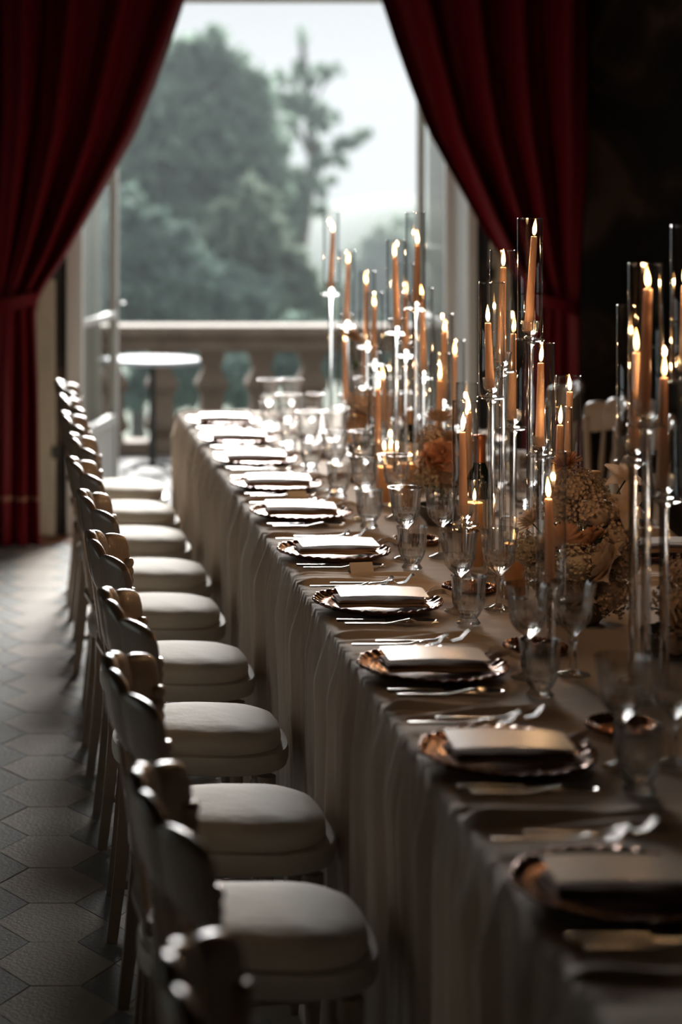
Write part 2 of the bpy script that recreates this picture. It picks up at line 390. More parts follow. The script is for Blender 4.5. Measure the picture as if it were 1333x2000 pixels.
# ------------------------------------------------------------------ garden
def noisef(x, y, z=0): return noise.noise(Vector((x, y, z)))
g = MB().grid(lambda u, v: (-60+160*u, TY1+v*90, -3.0-1.5*sstep(0, .3, v)+.4*noisef(u*20, v*12)), 50, 30)
struct('garden_ground', g.mesh('garden_ground', 'grass'), label='sloping lawn below the terrace')
def ridge(name, Y, pts, depth, lab):
    xs = [p[0] for p in pts]
    def fn(u, v):
        px = xs[0]+(xs[-1]-xs[0])*u; top = zt(interp(pts, px), Y)
        x = at(px, Y); s = math.sin(v*math.pi/2)
        z = -14+(top+14)*s+.5*noisef(x*.16, v*3, 2)*s
        return (x, Y-depth*(1-v), z)
    struct(name, MB().grid(fn, 90, 14).mesh(name, 'hill'), label=lab)
ridge('hill_ridge', 115, [(-900, 400), (300, 395), (560, 405), (640, 398), (720, 386), (830, 392), (1000, 400), (1800, 380), (3000, 390)], 60, 'hazy wooded ridge across the valley')
def leaf_cloud(blobs, n, size, seed, squash=.8):
    """many small leaf quads scattered through ellipsoid blobs: (x, y, z, rx, ry, rz)"""
    rs = np.random.RandomState(seed); w = np.array([b[3]*b[4]*b[5] for b in blobs])**.75; w /= w.sum()
    idx = rs.choice(len(blobs), n, p=w); B = np.array(blobs)[idx]
    d = rs.normal(size=(n, 3)); d /= np.linalg.norm(d, axis=1)[:, None]
    r = rs.uniform(.25, 1, n)**.45*(1+.10*rs.normal(size=n))
    c = B[:, :3]+d*r[:, None]*B[:, 3:6]
    a = rs.normal(size=(n, 3)); a /= np.linalg.norm(a, axis=1)[:, None]
    q = rs.normal(size=(n, 3)); q -= (q*a).sum(1)[:, None]*a; q /= np.linalg.norm(q, axis=1)[:, None]
    s = size*rs.uniform(.6, 1.4, n)[:, None]
    V = np.stack([c-a*s*.5, c+q*s*.28, c+a*s*.5, c-q*s*.28], 1).reshape(-1, 3)
    me = bpy.data.meshes.new('foliage'); me.vertices.add(4*n); me.vertices.foreach_set('co', V.astype(np.float32).ravel())
    me.loops.add(4*n); me.loops.foreach_set('vertex_index', np.arange(4*n, dtype=np.int32))
    me.polygons.add(n); me.polygons.foreach_set('loop_start', np.arange(0, 4*n, 4, dtype=np.int32)); me.update(calc_edges=True); me.validate(); return me
def tree(name, lab, Y, base, pxblobs, n, size, mat, seed, trunk, limbs=(), ry=None, loose=False):
    """crown blobs given as (px, py, radius_px_x, radius_px_y) at distance Y"""
    sc = Y/F; bl = []
    rr = random.Random(seed)
    for (x, y, rx, rz) in pxblobs:
        for k in range(0 if loose else 3):
            bl.append((at(x, Y)+rr.uniform(-.3, .3)*rx*sc, Y+rr.uniform(-.5, .5)*(ry or 60)*sc, zt(y, Y)+rr.uniform(-.3, .3)*rz*sc, rx*sc*rr.uniform(.6, 1), (ry or rx)*sc*.8, rz*sc*rr.uniform(.6, 1)))
        for k in range(9):
            a = rr.uniform(0, 2*math.pi); q = rr.uniform(.2, 1.35) if loose else rr.uniform(.75, 1.15); w = rr.uniform(.14, .34)
            bl.append((at(x, Y)+q*math.cos(a)*rx*sc, Y+rr.uniform(-.6, .6)*(ry or rx)*sc, zt(y, Y)+q*math.sin(a)*rz*sc, w*rx*sc, w*rx*sc, w*rz*sc*rr.uniform(.8, 1.5)))
    bx = at(base[0], Y)
    e = tag(empty(name, (bx, Y, -4)), lab, 'tree', 'trees beyond the balustrade')
    me = leaf_cloud([(q[0]-bx, q[1]-Y, q[2]+4, *q[3:]) for q in bl], n, size, seed); me.materials.append(M[mat])
    tag(ob('foliage', me, e), kind='stuff')
    P = lambda x, y, dy=0: (at(x, Y)-bx, dy, zt(y, Y)+4)
    tp = [(0, 0, -.6)]+[P(x, y) for x, y in trunk]
    ob('trunk', MB().tube(tp, [.22*Y/45*(1-.8*i/len(tp)) for i in range(len(tp))], 8).mesh('trunk', 'bark'), e)
    for lb in limbs:
        ob('branch', MB().tube([P(x, y, .2) for x, y in lb], [.07*Y/45*(1-.75*i/len(lb)) for i in range(len(lb))], 6).mesh('branch', 'bark'), e)
tree('broad_tree', 'broad grey-green tree with a dense tall crown beyond the balustrade', 46, (330, 800),
     [(390, 140, 60, 70), (470, 190, 55, 80), (330, 230, 120, 120), (430, 300, 110, 120), (250, 380, 150, 130), (400, 420, 130, 120), (480, 380, 50, 90), (150, 480, 160, 150), (60, 350, 160, 160)],
     26000, .42, 'leafA', 3, [(330, 600), (350, 400), (390, 200)])
tree('broad_tree', 'dark blue-green tree low down against the broad grey-green crown', 38, (270, 800),
     [(280, 520, 90, 110), (360, 560, 110, 90), (230, 600, 80, 90), (150, 560, 130, 120), (60, 620, 140, 110), (440, 600, 80, 60)],
     15000, .36, 'leafB', 4, [(270, 640), (280, 520)])
tree('bushy_tree', 'olive-green bushy tree in front of the slender tree', 40, (470, 800),
     [(470, 480, 70, 80), (520, 560, 80, 70), (430, 560, 80, 80), (580, 600, 70, 50), (500, 420, 40, 50)],
     12000, .34, 'leafC', 5, [(470, 640), (475, 480)])
tree('slender_tree', 'slender open-branched tree silhouetted against the white sky', 52, (575, 900),
     [(590, 110, 14, 40), (600, 190, 40, 45), (640, 140, 24, 18), (560, 200, 30, 30), (620, 240, 30, 30), (540, 290, 36, 26), (600, 330, 44, 36), (650, 300, 40, 22), (690, 268, 22, 12), (555, 370, 44, 40), (580, 420, 34, 30), (545, 450, 36, 36), (545, 400, 50, 45), (572, 475, 40, 50), (530, 490, 44, 44), (600, 385, 40, 30), (592, 75, 10, 8), (540, 150, 14, 14)],
     4800, .30, 'leafA', 6, [(578, 640), (580, 520), (600, 400), (612, 300), (600, 180), (590, 80)],
     [[(600, 400), (640, 310), (715, 258)], [(580, 470), (545, 380), (530, 290)], [(608, 300), (565, 220), (550, 170)], [(606, 230), (640, 150), (660, 130)], [(578, 540), (545, 470), (530, 420)]], ry=60, loose=True)
tree('bushy_tree', 'pale green rounded bush in the hazy distance behind the candles', 80, (760, 700),
     [(770, 480, 50, 60), (730, 540, 60, 60), (800, 560, 70, 70), (680, 600, 60, 40)], 7000, .5, 'leafC', 8, [(760, 600), (765, 500)])
tree('bushy_tree', 'low green bush just past the balustrade by the candles', 30, (620, 800),
     [(600, 690, 90, 60), (720, 700, 90, 60), (470, 720, 100, 60), (330, 740, 100, 60)], 9000, .28, 'leafB', 9, [(620, 760), (620, 700)])
# thin haze filling the valley
hz = nt('haze')[0]; t = hz.node_tree; t.nodes.remove(t.nodes['Principled BSDF'])
vs_ = N(t, 'ShaderNodeVolumeScatter'); vs_.inputs['Density'].default_value = .0017; vs_.inputs['Color'].default_value = (.84, .93, 1, 1); vs_.inputs['Anisotropy'].default_value = .2
t.links.new(vs_.outputs[0], t.nodes['Material Output'].inputs['Volume'])
HAZE = True
if HAZE:
    tag(ob('valley_haze', MB().box(-60, 110, 18, 92, -16, 6.5).mesh('valley_haze', hz)), 'thin pale haze lying over the garden and valley', 'haze', kind='stuff')

# ------------------------------------------------------------------ curtains
CY = F*H/708
EDGE = [(-330, 455), (-200, 425), (-100, 393), (0, 358), (85, 330), (168, 300), (262, 262), (345, 215), (435, 163), (510, 118), (555, 86), (585, 70), (610, 66), (660, 68), (760, 71), (1000, 74), (1068, 76)]
ez = [(zt(y, CY), at(x, CY)) for y, x in EDGE][::-1]
ztie = zt(592, CY)
OUT = [(0, -.21), (ztie, -.17), (1.9, -.23), (3.6, -.30)]
def curtain(sgn, lab):
    e = tag(empty('curtain', (CXD, CY, 0)), lab, 'curtain', 'crimson curtains at the terrace doorway')
    rr = random.Random(5 if sgn > 0 else 9); ph = [rr.uniform(0, 6) for _ in range(4)]
    def P(u, z, off=0.):
        xi, xo = interp(ez, z), interp(OUT, z)
        tie = math.exp(-((z-ztie)/.22)**2)
        amp = (.10+.03*sstep(1.5, 3, z))*(1-.55*tie)
        w = u+.012*math.sin(3*z+ph[0]+5*u)*(1-tie)
        d = math.sin(2*math.pi*4.2*w+ph[1])+.30*math.sin(2*math.pi*9*w+ph[2]+1.2*z)+.25*math.sin(2*math.pi*2.5*w+ph[3]-.9*z)
        x = xo+(xi-xo)*u+.012*math.cos(2*math.pi*4.2*w+ph[1])
        return (sgn*(x-CXD), amp*d*.55-.05*tie+off, z)
    m = MB().grid(lambda u, v: P(u, .012+3.55*v), 150, 110).mesh('drape', 'velvet', None)
    o = ob('drape', m, e)
    mod = o.modifiers.new('thickness', 'SOLIDIFY'); mod.thickness = .004
    ob('hem_braid', MB().grid(lambda u, v: P(u, .225+.022*v, -.005), 150, 2).mesh('hem_braid', 'hem', None), o)
    def tieb(u, v):
        a = 2*math.pi*u; xi, xo = interp(ez, ztie), interp(OUT, ztie)
        cx, hx = (xi+xo)/2, (xi-xo)/2+.012
        return (sgn*(cx+hx*math.cos(a)-CXD), -.05+.075*math.sin(a), ztie-.03+.06*v+.03*math.cos(a))
    ob('tieback', MB().grid(tieb, 40, 4, True).mesh('tieback', 'velvet', None), e)
curtain(1, 'crimson curtain tied back beside the open floor and row of chairs')
curtain(-1, 'crimson curtain tied back behind the candles by the dark painted wall')
tag(ob('curtain_rail', MB().tube([(-1.2, CY+.02, 3.59), (3.7, CY+.02, 3.59)], .02, 12).mesh('curtain_rail', 'iron')), 'dark iron curtain rail above the terrace doorway', 'rail')

# ------------------------------------------------------------------ table and cloth
TZ, TX0, TX1 = .767, .671, 2*CXD-.671
TYF, TYN = F*(H-TZ)/444, 1.7
e = tag(empty('dining_table', (CXD, (TYF+TYN)/2, 0)), 'long banquet table beneath the taupe cloth', 'table')
ob('table_top', MB().box(TX0+.02-CXD, TX1-.02-CXD, -(TYF-TYN)/2+.02, (TYF-TYN)/2-.02, TZ-.045, TZ-.008, .004).mesh('table_top', 'table'), e)
for sx in (-.45, .45):
    for k in range(5):
        y = -(TYF-TYN)/2+.3+k*(TYF-TYN-.6)/4
        ob('leg', MB().box(sx-.03, sx+.03, y-.03, y+.03, 0, TZ-.045, .004).mesh('leg', 'table'), e)
SY = [F*.955/(y-PY) for y in (822, 857, 897, 945, 1000, 1075, 1175, 1300, 1470, 1730)]      # place settings
def topz(x, y):
    """gathered cloth: ripples running across the table between settings"""
    s = (x-TX0)/(TX1-TX0)
    e = sstep(0, .03, s)*sstep(0, .03, 1-s)
    w = y+.05*noisef(x*2.2, y*1.3, 1)+.10*noisef(x*.9, y*.7, 5)
    calm = min(sstep(.272, .305, y-c) if y > c else sstep(.228, .27, c-y) for c in SY+[2.17, 1.7])
    mid = sstep(.24, .30, s)*sstep(.24, .30, 1-s)
    calm = calm*(1-mid)
    r = (abs(noisef(x*1.2, w*19, 3))**.8)*.024+.004*math.sin(w*70+4*noisef(x*1.5, y*3, 8))
    return TZ+e*(calm*max(-.001, r-.002)*1.9+.0012*noisef(x*9, w*26, 4))
def topz0(x, y): return TZ
ny = 900
def fold(y, zf, side):
    t = y*9+side*31
    a = (math.sin(t*2*math.pi*.62+2.1*noisef(y*1.4, side*3.)) + .85*math.sin(t*2*math.pi*1.31+3*noisef(y*2.0, side+9.)) + .8*math.sin(t*6.1*3.0+2*noisef(y*4, 2+side)))
    d = 1-zf
    return (.020*sstep(-.02, .16, d)+.028*d)*(a*.55+.45) + .008*noisef(y*12, zf*3, side*5.)
def cloth_pt(u, v):
    y = TYN+(TYF-TYN)*u
    # v: 0..0.3 left drop, .3...7 top, .7..1 right drop
    if v < .3:
        zf = v/.3; z = .012+(TZ-.012-.004)*zf; return (TX0-fold(y, zf, 1)+.052*(1-zf), y, z)
    if v > .7:
        zf = (1-v)/.3; z = .012+(TZ-.012-.004)*zf; return (TX1+fold(y, zf, 2)-.052*(1-zf), y, z)
    s = (v-.3)/.4; x = TX0+.004+(TX1-TX0-.008)*s; return (x, y, topz(x, y)+.001)
m = MB(); nv = 141
m.grid(lambda u, v: cloth_pt(u, v), ny, nv)
def end_pt(u, v):
    x = TX0+(TX1-TX0)*u; zf = v; edge = sstep(0, .06, u)*sstep(0, .06, 1-u)
    return (x, TYF+(fold(x+3, zf, 3)-.03*(1-zf))*edge+.002, .012+(TZ-.012-.002)*zf)
m.grid(end_pt, 90, 24)
clo = tag(ob('tablecloth', m.mesh('tablecloth', 'cloth', None)), 'taupe gathered cloth draped to the floor over the long banquet table', 'tablecloth')

# ------------------------------------------------------------------ chairs (face +x)
def seat_outline(s, n=44, dx=0.):
    out = []
    for i in range(n):
        a = 2*math.pi*i/n; c, q = math.cos(a), math.sin(a); p = 2/2.7
        x = .198*math.copysign(abs(c)**p, c); y = .188*math.copysign(abs(q)**p, q)
        y *= .93+.07*(x/.198); out.append((x*s+dx, y*s))
    return out
def ring(s, z): return [(x, y, z) for x, y in seat_outline(s)]
def build_chair():
    parts = []
    c = MB().rings([ring(.93, .431), ring(.955, .436), ring(.96, .449), ring(.95, .462), ring(.90, .473), ring(.75, .481), ring(.5, .486), ring(.2, .488)])
    c.v = [(x, y, z+(.0025*noisef(x*14, y*14) if z > .468 else 0)) for x, y, z in c.v]
    parts.append(('cushion', c.mesh('cushion', 'ivory', None)))
    f = MB().rings([ring(.99, .388), ring(1.03, .391), ring(1.048, .402), ring(1.05, .422), ring(1.038, .432), ring(.9, .434)])
    parts.append(('seat_frame', f.mesh('seat_frame', 'cream', 50)))
    lp = [(.011, 0), (.013, .02), (.012, .05), (.016, .12), (.019, .24), (.021, .29), (.015, .30), (.022, .312), (.015, .325), (.022, .335), (.022, .378)]
    for s in (-1, 1):
        parts.append(('leg', MB().lathe(lp, 14, o=(.148, .125*s, 0)).mesh('leg', 'cream_shaded')))
        parts.append(('leg', MB().tube([(-.208, .158*s, 0), (-.190, .158*s, .15), (-.176, .158*s, .30), (-.172, .158*s, .425)], [.017, .020, .023, .024], 4, up=(0, 1, 0)).mesh('leg', 'cream_shaded')))
        pts = []; rad = []
        for i in range(73):
            t_ = i/72; z = .425+.395*t_
            pts.append((-.172+.004*t_**1.5, (.160+.028*t_)*s, z)); rad.append(.0125+.0038*abs(math.sin(t_*math.pi*18)))
        parts.append(('stile', MB().tube(pts, rad, 10).mesh('stile', 'cream_shaded', None)))
        parts.append(('stretcher', MB().tube([(-.190, .155*s, .13), (0, .145*s, .135), (.148, .125*s, .13)], [.009, .012, .009], 8).mesh('stretcher', 'cream_shaded')))
    parts.append(('stretcher', MB().tube([(-.03, -.146, .134), (-.03, .146, .134)], .010, 8).mesh('stretcher', 'cream_shaded')))
    # crest: five swelling lobes, concave to the sitter
    def crest(u, v):
        y = -.205+.41*v; fr = (v*5) % 1 if v < 1 else 1.; lob = math.sqrt(max(0, 1-(2*fr-1)**2))
        xc = -.240+.082*(y/.205)**2
        ztop = .862+.038*math.cos(math.pi*y/.41)**2+.020*lob; zbot = .765+.030*math.cos(math.pi*y/.41)**2-.006*lob
        th = .009+.011*lob
        a = 2*math.pi*u; c, s = math.cos(a), math.sin(a); p = .62
        k = .55+.45*(.5+.5*math.sin(a))
        return (xc+th*k*math.copysign(abs(c)**p, c)-.02*(.5+.5*math.sin(a)), y, (ztop+zbot)/2+(ztop-zbot)/2*math.copysign(abs(s)**p, s))
    cm = MB().grid(crest, 20, 61, True); n = 20
    cm.f.append(tuple(range(n))); cm.f.append(tuple(60*n+i for i in range(n))[::-1])
    parts.append(('crest_rail', cm.mesh('crest_rail', 'cream_shaded', 60)))
    parts.append(('cross_rail', MB().tube([(-.186, -.166, .50), (-.205, 0, .505), (-.186, .166, .50)], .014, 8).mesh('cross_rail', 'cream_shaded')))
    def splat(u, v):
        w = interp([(0, .030), (.15, .042), (.35, .060), (.55, .045), (.75, .028), (.9, .04), (1, .055)], v)
        a = 2*math.pi*u; c, s = math.cos(a), math.sin(a)
        return (-.200-.040*v+.006*math.copysign(abs(c)**.5, c), w*math.copysign(abs(s)**.5, s), .50+.30*v)
    parts.append(('splat', MB().grid(splat, 20, 24, True).mesh('splat', 'cream_shaded', 60)))
    for s in (-1, 1):
        parts.append(('spindle', MB().tube([(-.194, .105*s, .50), (-.205, .108*s, .65), (-.217, .112*s, .79)], [.008, .011, .008], 8).mesh('spindle', 'cream_shaded')))
    return parts
chair_parts = build_chair()
far = [F*1.27/(y-PY) for y in (937, 979, 1029, 1091, 1159, 1252, 1371, 1529, 1718)]
CHY = [f-.175 for f in far]+[2.87, 2.17]
for i, y in enumerate(CHY):
    jx = R.uniform(-.012, .008)
    kit('dining_chair', chair_parts, (.422+jx, y, 0), R.uniform(-.05, .05), label=f'carved pale wooden chair with ivory cushion, {ORD[i]} from the terrace doorway along the open floor', cat='chair', group='chairs along the open floor')
RCY = [8.55, 7.92, 7.32, 6.70, 6.08, 5.45]
for i, y in enumerate(RCY):
    kit('dining_chair', chair_parts, (2*CXD-.412+R.uniform(-.01, .01), y, 0), math.pi+R.uniform(-.05, .05), label=f'carved pale chair beyond the candles beside the dark painted wall, {ORD[i]} from the doorway', cat='chair', group='chairs beside the painted wall')

# ------------------------------------------------------------------ place settings
def build_charger(r=.147, h=.019, mat='copper', nm='charger'):
    def mod(a, i, rr, z):
        k = sstep(.72*r, r, rr); return 1+k*(.030*abs(math.cos(5*a))**.6-.022+.008*math.cos(60*a)*sstep(.85*r, .95*r, rr))
    pr = [(0, .003), (.55*r, .003), (.66*r, .004), (.74*r, .008), (.80*r, .011), (.86*r, .011), (.92*r, .014), (.97*r, h), (1.0*r, h+.001), (1.005*r, h-.002), (.97*r, h-.006), (.8*r, .006), (.66*r, 0), (0, 0)]
    b = MB().lathe(pr, 180, mod, cap=False)
    b.v = [(x, y, z+(.0035*(.5+.5*math.cos(36*math.atan2(y, x)))*(h/.019)*sstep(.84*r, .93*r, math.hypot(x, y)) if z > .009*h/.019 else 0)) for x, y, z in b.v]
    return b.mesh(nm, mat, None)
charger = build_charger(); bread = build_charger(.066, .009, 'amber', 'bread_plate')
def napkin_mesh():
    b = MB()
    for k, (z0, h, w, d, sh) in enumerate(((.0, .010, .102, .062, .0), (.007, .009, .100, .052, .004))):
        def fn(u, v, z0=z0, h=h, w=w, d=d, sh=sh):
            a = 2*math.pi*u; c, s = math.cos(a), math.sin(a)
            y = d*math.copysign(abs(c)**.6, c)*(1-.10*abs(2*v-1)**3)+sh; zz = z0+h/2+h/2*math.copysign(abs(s)**.7, s)
            x = -w+2*w*v
            zz = z0+(zz-z0)*(1-.35*abs(2*v-1)**4)+.0028*noisef(x*16, y*26, k*7)
            return (x, y*(1+.05*math.sin(x*25+k)), max(zz, z0))
        b.grid(fn, 28, 26, True); n = 28; o = len(b.v)-28*26
        b.f.append(tuple(o+i for i in range(n))); b.f.append(tuple(o+25*n+i for i in range(n)))
    return b.mesh('fold', 'napkin', None)
def tail_mesh(seed):
    r = random.Random(seed); y1 = -.02+r.uniform(-.02, .02); L = r.uniform(.0, .02)
    y1 = .045+r.uniform(-.01, .02); P = [(.103, .0, .008), (.114, .01, .012), (.128, y1*.6, .016), (.150, y1, .017), (.168+L*.5, y1+.02, .004), (.176+L, y1+.035, -.004)]
    def fn(u, v):
        t_ = v*(len(P)-1); i = min(int(t_), len(P)-2); f = t_-i; f = f*f*(3-2*f)
        p = Vector(P[i]).lerp(Vector(P[i+1]), f); w = .036+.012*math.sin(v*7+seed)
        dv = Vector((-.3, 1, 0)); dv.normalize()
        q = p+dv*(u-.5)*2*w*.6; return (q.x, q.y, q.z+.006*math.sin(u*9+v*5+seed)+.006)
    return MB().grid(fn, 9, 22).mesh('tail', 'ribbon', None)
nap_m = napkin_mesh(); tails = [tail_mesh(k) for k in range(4)]
def card_mesh():
    b = MB().box(-.1, .1, -.05, .05, 0, .0012); bb = MB()
    bb.grid(lambda u, v: (-.1+.2*u, -.05+.1*v, .004*math.sin(u*3+.5)+.003*v), 9, 3); n = len(bb.v)
    bb.grid(lambda u, v: (-.1+.2*u, .05-.1*v, .004*math.sin(u*3+.5)+.003*(1-v)-.0012), 9, 3); return bb.mesh('menu_card', 'card', None)
card_m = card_mesh(); place_m = MB().add([(-.03, -.012, 0), (.03, -.012, 0), (.03, 0, .028), (-.03, 0, .028), (.03, .012, 0), (-.03, .012, 0)], [(0, 1, 2, 3), (3, 2, 4, 5)]).mesh('place_card', 'pcard', 10)
def flat(profile, thick, z=lambda x: 0., n=7):
    """a flat tapering bar along x: profile = [(x, halfwidth)]"""
    rs = []
    for x, w in profile:
        rs.append([(x, w*math.cos(a), z(x)+thick*(.5+.5*math.sin(a))) for a in [2*math.pi*k/8 for k in range(8)]])
    return MB().rings(rs)
hz_ = lambda x: .004*math.sin(max(0, min(1, (x+.1)/.2))*math.pi)
knife = [('handle', flat([(-.105, .006), (-.10, .0095), (-.06, .0085), (-.01, .0065), (.0, .006)], .008).mesh('handle', 'silver', 60)),
         ('blade', flat([(.0, .006), (.01, .009), (.08, .0105), (.105, .008), (.118, .001)], .003).mesh('blade', 'silver', 60))]
fz = lambda x: .012*sstep(.02, .06, x)-.016*sstep(.055, .075, x)+.030*sstep(.07, .106, x)
fh = MB(); fh = flat([(.045, .004), (.055, .010), (.068, .0118)], .003, fz)
for k in range(4):
    y = -.0096+k*.0064; tn = flat([(.066, .0022), (.085, .0021), (.100, .0018), (.106, .0008)], .0024, fz); fh.add([(v[0], v[1]+y, v[2]) for v in tn.v], tn.f)
fork = [('handle', flat([(-.095, .006), (-.09, .0095), (-.05, .0075), (.0, .0045), (.03, .0035), (.046, .004)], .004, lambda x: .003+fz(x)).mesh('handle', 'silver', 60)), ('head', fh.mesh('head', 'silver', 60))]
def sp(u, v):
    a = 2*math.pi*u; rr = v; return (.075+.030*rr*math.cos(a), .019*rr*math.sin(a), .004+.010*rr*rr)
spoon = [('handle', flat([(-.095, .006), (-.09, .009), (-.05, .007), (.0, .0045), (.047, .0035)], .004, lambda x: .003+.010*sstep(.0, .045, x)).mesh('handle', 'silver', 60)),
         ('bowl', MB().grid(sp, 20, 6, True).mesh('bowl', 'silver', None))]
def goblet_mesh():
    def mod(a, i, r, z):
        if z < .084: return 1+.05*math.cos(8*a)*(.02 < z)
        if z < .125: return 1+.06*(abs(math.cos(7*a))-.6)
        return 1+.018*math.cos(18*a)
    outer = [(0, 0), (.030, 0), (.0335, .002), (.031, .005), (.018, .008), (.008, .014), (.0058, .03), (.0062, .055), (.0095, .070), (.0065, .080), (.013, .088), (.0225, .096), (.0300, .106), (.0340, .118), (.0362, .131), (.0375, .146), (.0388, .160), (.0412, .174), (.0448, .186)]
    inner = [(.0437, .186), (.0400, .174), (.0374, .158), (.0360, .144), (.0345, .129), (.0315, .117), (.025, .107), (.014, .100), (0, .098)]
    b = MB().lathe(outer, 108, mod, cap=False)
    def modi(a, i, r, z): return 1+(.012*math.cos(18*a) if z > .12 else 0)
    b.lathe(inner, 108, modi, cap=False)
    b2 = len(outer); n = 108; o1 = (b2-1)*n; o2 = b2*n
    for k in range(n): b.f.append((o1+k, o1+(k+1) % n, o2+(k+1) % n, o2+k))
    return b.mesh('wine_goblet', 'crystal', 25, mat2='bowlglass', zsplit=.128)
def tumbler_mesh():
    def mod(a, i, r, z):
        if z < .02: return 1+.02*math.cos(10*a)
        if z < .05: return 1+.06*(abs(math.cos(6*a))-.6)
        if z < .068: return 1+.03*math.cos(24*a)
        return 1+.016*math.cos(20*a)
    outer = [(0, 0), (.024, 0), (.0265, .003), (.022, .008), (.019, .014), (.024, .022), (.0305, .034), (.034, .046), (.0352, .056), (.0356, .066), (.0358, .08), (.037, .095), (.0392, .106)]
    inner = [(.038, .106), (.0356, .094), (.0342, .08), (.0335, .064), (.032, .05), (.026, .036), (.012, .030), (0, .029)]
    b = MB().lathe(outer, 120, mod, cap=False).lathe(inner, 120, None, cap=False)
    n = 120; o1 = (len(outer)-1)*n; o2 = len(outer)*n
    for k in range(n): b.f.append((o1+k, o1+(k+1) % n, o2+(k+1) % n, o2+k))
    return b.mesh('tumbler', 'crystal', 25, mat2='bowlglass', zsplit=.052)
gob_m, tum_m = goblet_mesh(), tumbler_mesh()
CZ = TZ+.0035
def setting(i, cx, cy_, s, side):
    """s=+1: diner faces +x, forks on the far side; s=-1: the opposite side of the table"""
    o = ORD[i]; w = f'{o} place setting from the terrace'+('' if s > 0 else ', painted-wall side')
    if s < 0: w = f'{o} setting from the terrace, painted-wall side'
    G = 'open-floor side' if s > 0 else 'painted-wall side'
    def L(dx, dy, z=0): return (cx+s*dx, cy_+s*dy, CZ+z)
    r0 = 0 if s > 0 else math.pi
    j = lambda a: R.uniform(-a, a)
    tag(ob('charger_plate', charger, None, L(0, 0), (0, 0, r0+j(.2))), f'scalloped rose-copper charger plate, {w}', 'plate', f'charger plates, {G}')
    kit('napkin', [('fold', nap_m), ('tail', tails[i % 4])], L(.004+j(.004), -.010+j(.005), .0125), r0+j(.07), label=f'folded taupe napkin with trailing tail on charger, {w}', cat='napkin', group=f'napkins, {G}')
    tag(ob('menu_card', card_m, None, L(.004+j(.006), -.006+j(.005), .0365), (j(.012), .0+j(.02), r0+j(.06))), f'white menu card lying on folded napkin, {w}', 'card', f'menu cards, {G}')
    tag(ob('wine_goblet', gob_m, None, L(.178+j(.002), -.047+j(.004)), (0, 0, j(2))), f'fluted crystal wine goblet beside the tumbler, {w}', 'glass', f'wine goblets, {G}')
    tag(ob('wine_goblet', gob_m, None, L(.274+j(.002), -.026+j(.004)), (0, 0, j(2))), f'fluted crystal wine goblet towards the candles, {w}', 'glass', f'wine goblets, {G}')
    tag(ob('tumbler', tum_m, None, L(.168+j(.004), -.175+j(.006)), (0, 0, j(2))), f'short cut-crystal tumbler, {w}', 'glass', f'tumblers, {G}')
    if s < 0: return
    kit('table_knife', knife, L(-.015, -.172, .003), r0+j(.05), label=f'silver table knife beside charger, {w}', cat='knife', group='table knives')
    kit('dessert_spoon', spoon, L(-.012, -.205, .003), r0+j(.05), label=f'silver spoon outside the knife, {w}', cat='spoon', group='spoons')
    kit('table_fork', fork, L(-.03, .215, .003), r0+j(.04), label=f'silver fork beside charger, {w}', cat='fork', group='inner forks')
    kit('table_fork', fork, L(.025, .25, .003), r0+j(.04), label=f'silver fork beside the bread plate, {w}', cat='fork', group='outer forks')
    if i != 4: tag(ob('bread_plate', bread, None, L(.255, .20), (0, 0, j(2))), f'small smoked-copper bread plate, {w}', 'plate', 'bread plates')
    if i in (5, 3): tag(ob('place_card', place_m, None, L(.03, -.245, .001), (0, 0, .2)), f'small cream place card, {w}', 'card', 'place cards')
for i, y in enumerate(SY): setting(i, TX0+.147, y, 1, 'l')
for i, y in enumerate(SY[:6]): setting(i, TX1-.147, y, -1, 'r')

# ------------------------------------------------------------------ candle clusters
VR, VH = .031, .295
chim_cache = {}
def chimney_mesh(h):
    h = round(h, 2)
    if h not in chim_cache:
        t_ = .0022
        chim_cache[h] = MB().lathe([(VR-t_, .002), (VR-t_*.4, 0), (VR, .002), (VR, h-.001), (VR-t_*.4, h), (VR-t_, h-.001), (VR-t_, h-.004)], 40, cap=False).mesh('chimney', 'glass', 50)
    return chim_cache[h]
def holder_meshes(h):
    """h: height of the saucer above the table"""
    base = MB().lathe([(0, 0), (.028, 0), (.030, .003), (.028, .008), (.016, .013), (.010, .018)], 32).mesh('base', 'rod', 40)
    rod = MB().lathe([(.0092, .012), (.0092, h-.012), (.014, h-.006), (.012, h-.001)], 20).mesh('rod', 'rod', 40)
    sau = MB().lathe([(.012, h-.002), (.033, h), (.0352, h+.003), (.033, h+.005), (.012, h+.004)], 36).mesh('saucer', 'rod', 40)
    cup = MB().lathe([(.010, h+.004), (.014, h+.009), (.009, h+.014), (.017, h+.022), (.021, h+.032), (.0215, h+.042), (.024, h+.050), (.022, h+.050), (.019, h+.042), (.018, h+.033), (.0125, h+.026), (0, h+.025)], 28, cap=False).mesh('cup', 'rod', 40)
    return [('base', base), ('rod', rod), ('saucer', sau), ('cup', cup)]
flame_prof = [(0, 0), (.0022, .001), (.0042, .006), (.0052, .013), (.0050, .020), (.0038, .029), (.0019, .037), (.0004, .043), (0, .044)]
flame_m = MB().lathe(flame_prof, 14, cap=False).mesh('flame', 'flame', None)
wick_m = MB().tube([(0, 0, -.003), (0, 0, .006), (.001, 0, .009)], .0011, 6).mesh('wick', 'wick')
def flame_light(parent, loc, en):
    ld = bpy.data.lights.new('candle_glow', 'POINT'); ld.energy = en; ld.color = (1, .56, .27); ld.shadow_soft_size = .006
    lo = bpy.data.objects.new('candle_glow', ld); COL.objects.link(lo); lo.parent = parent; lo.location = loc
EN = .5
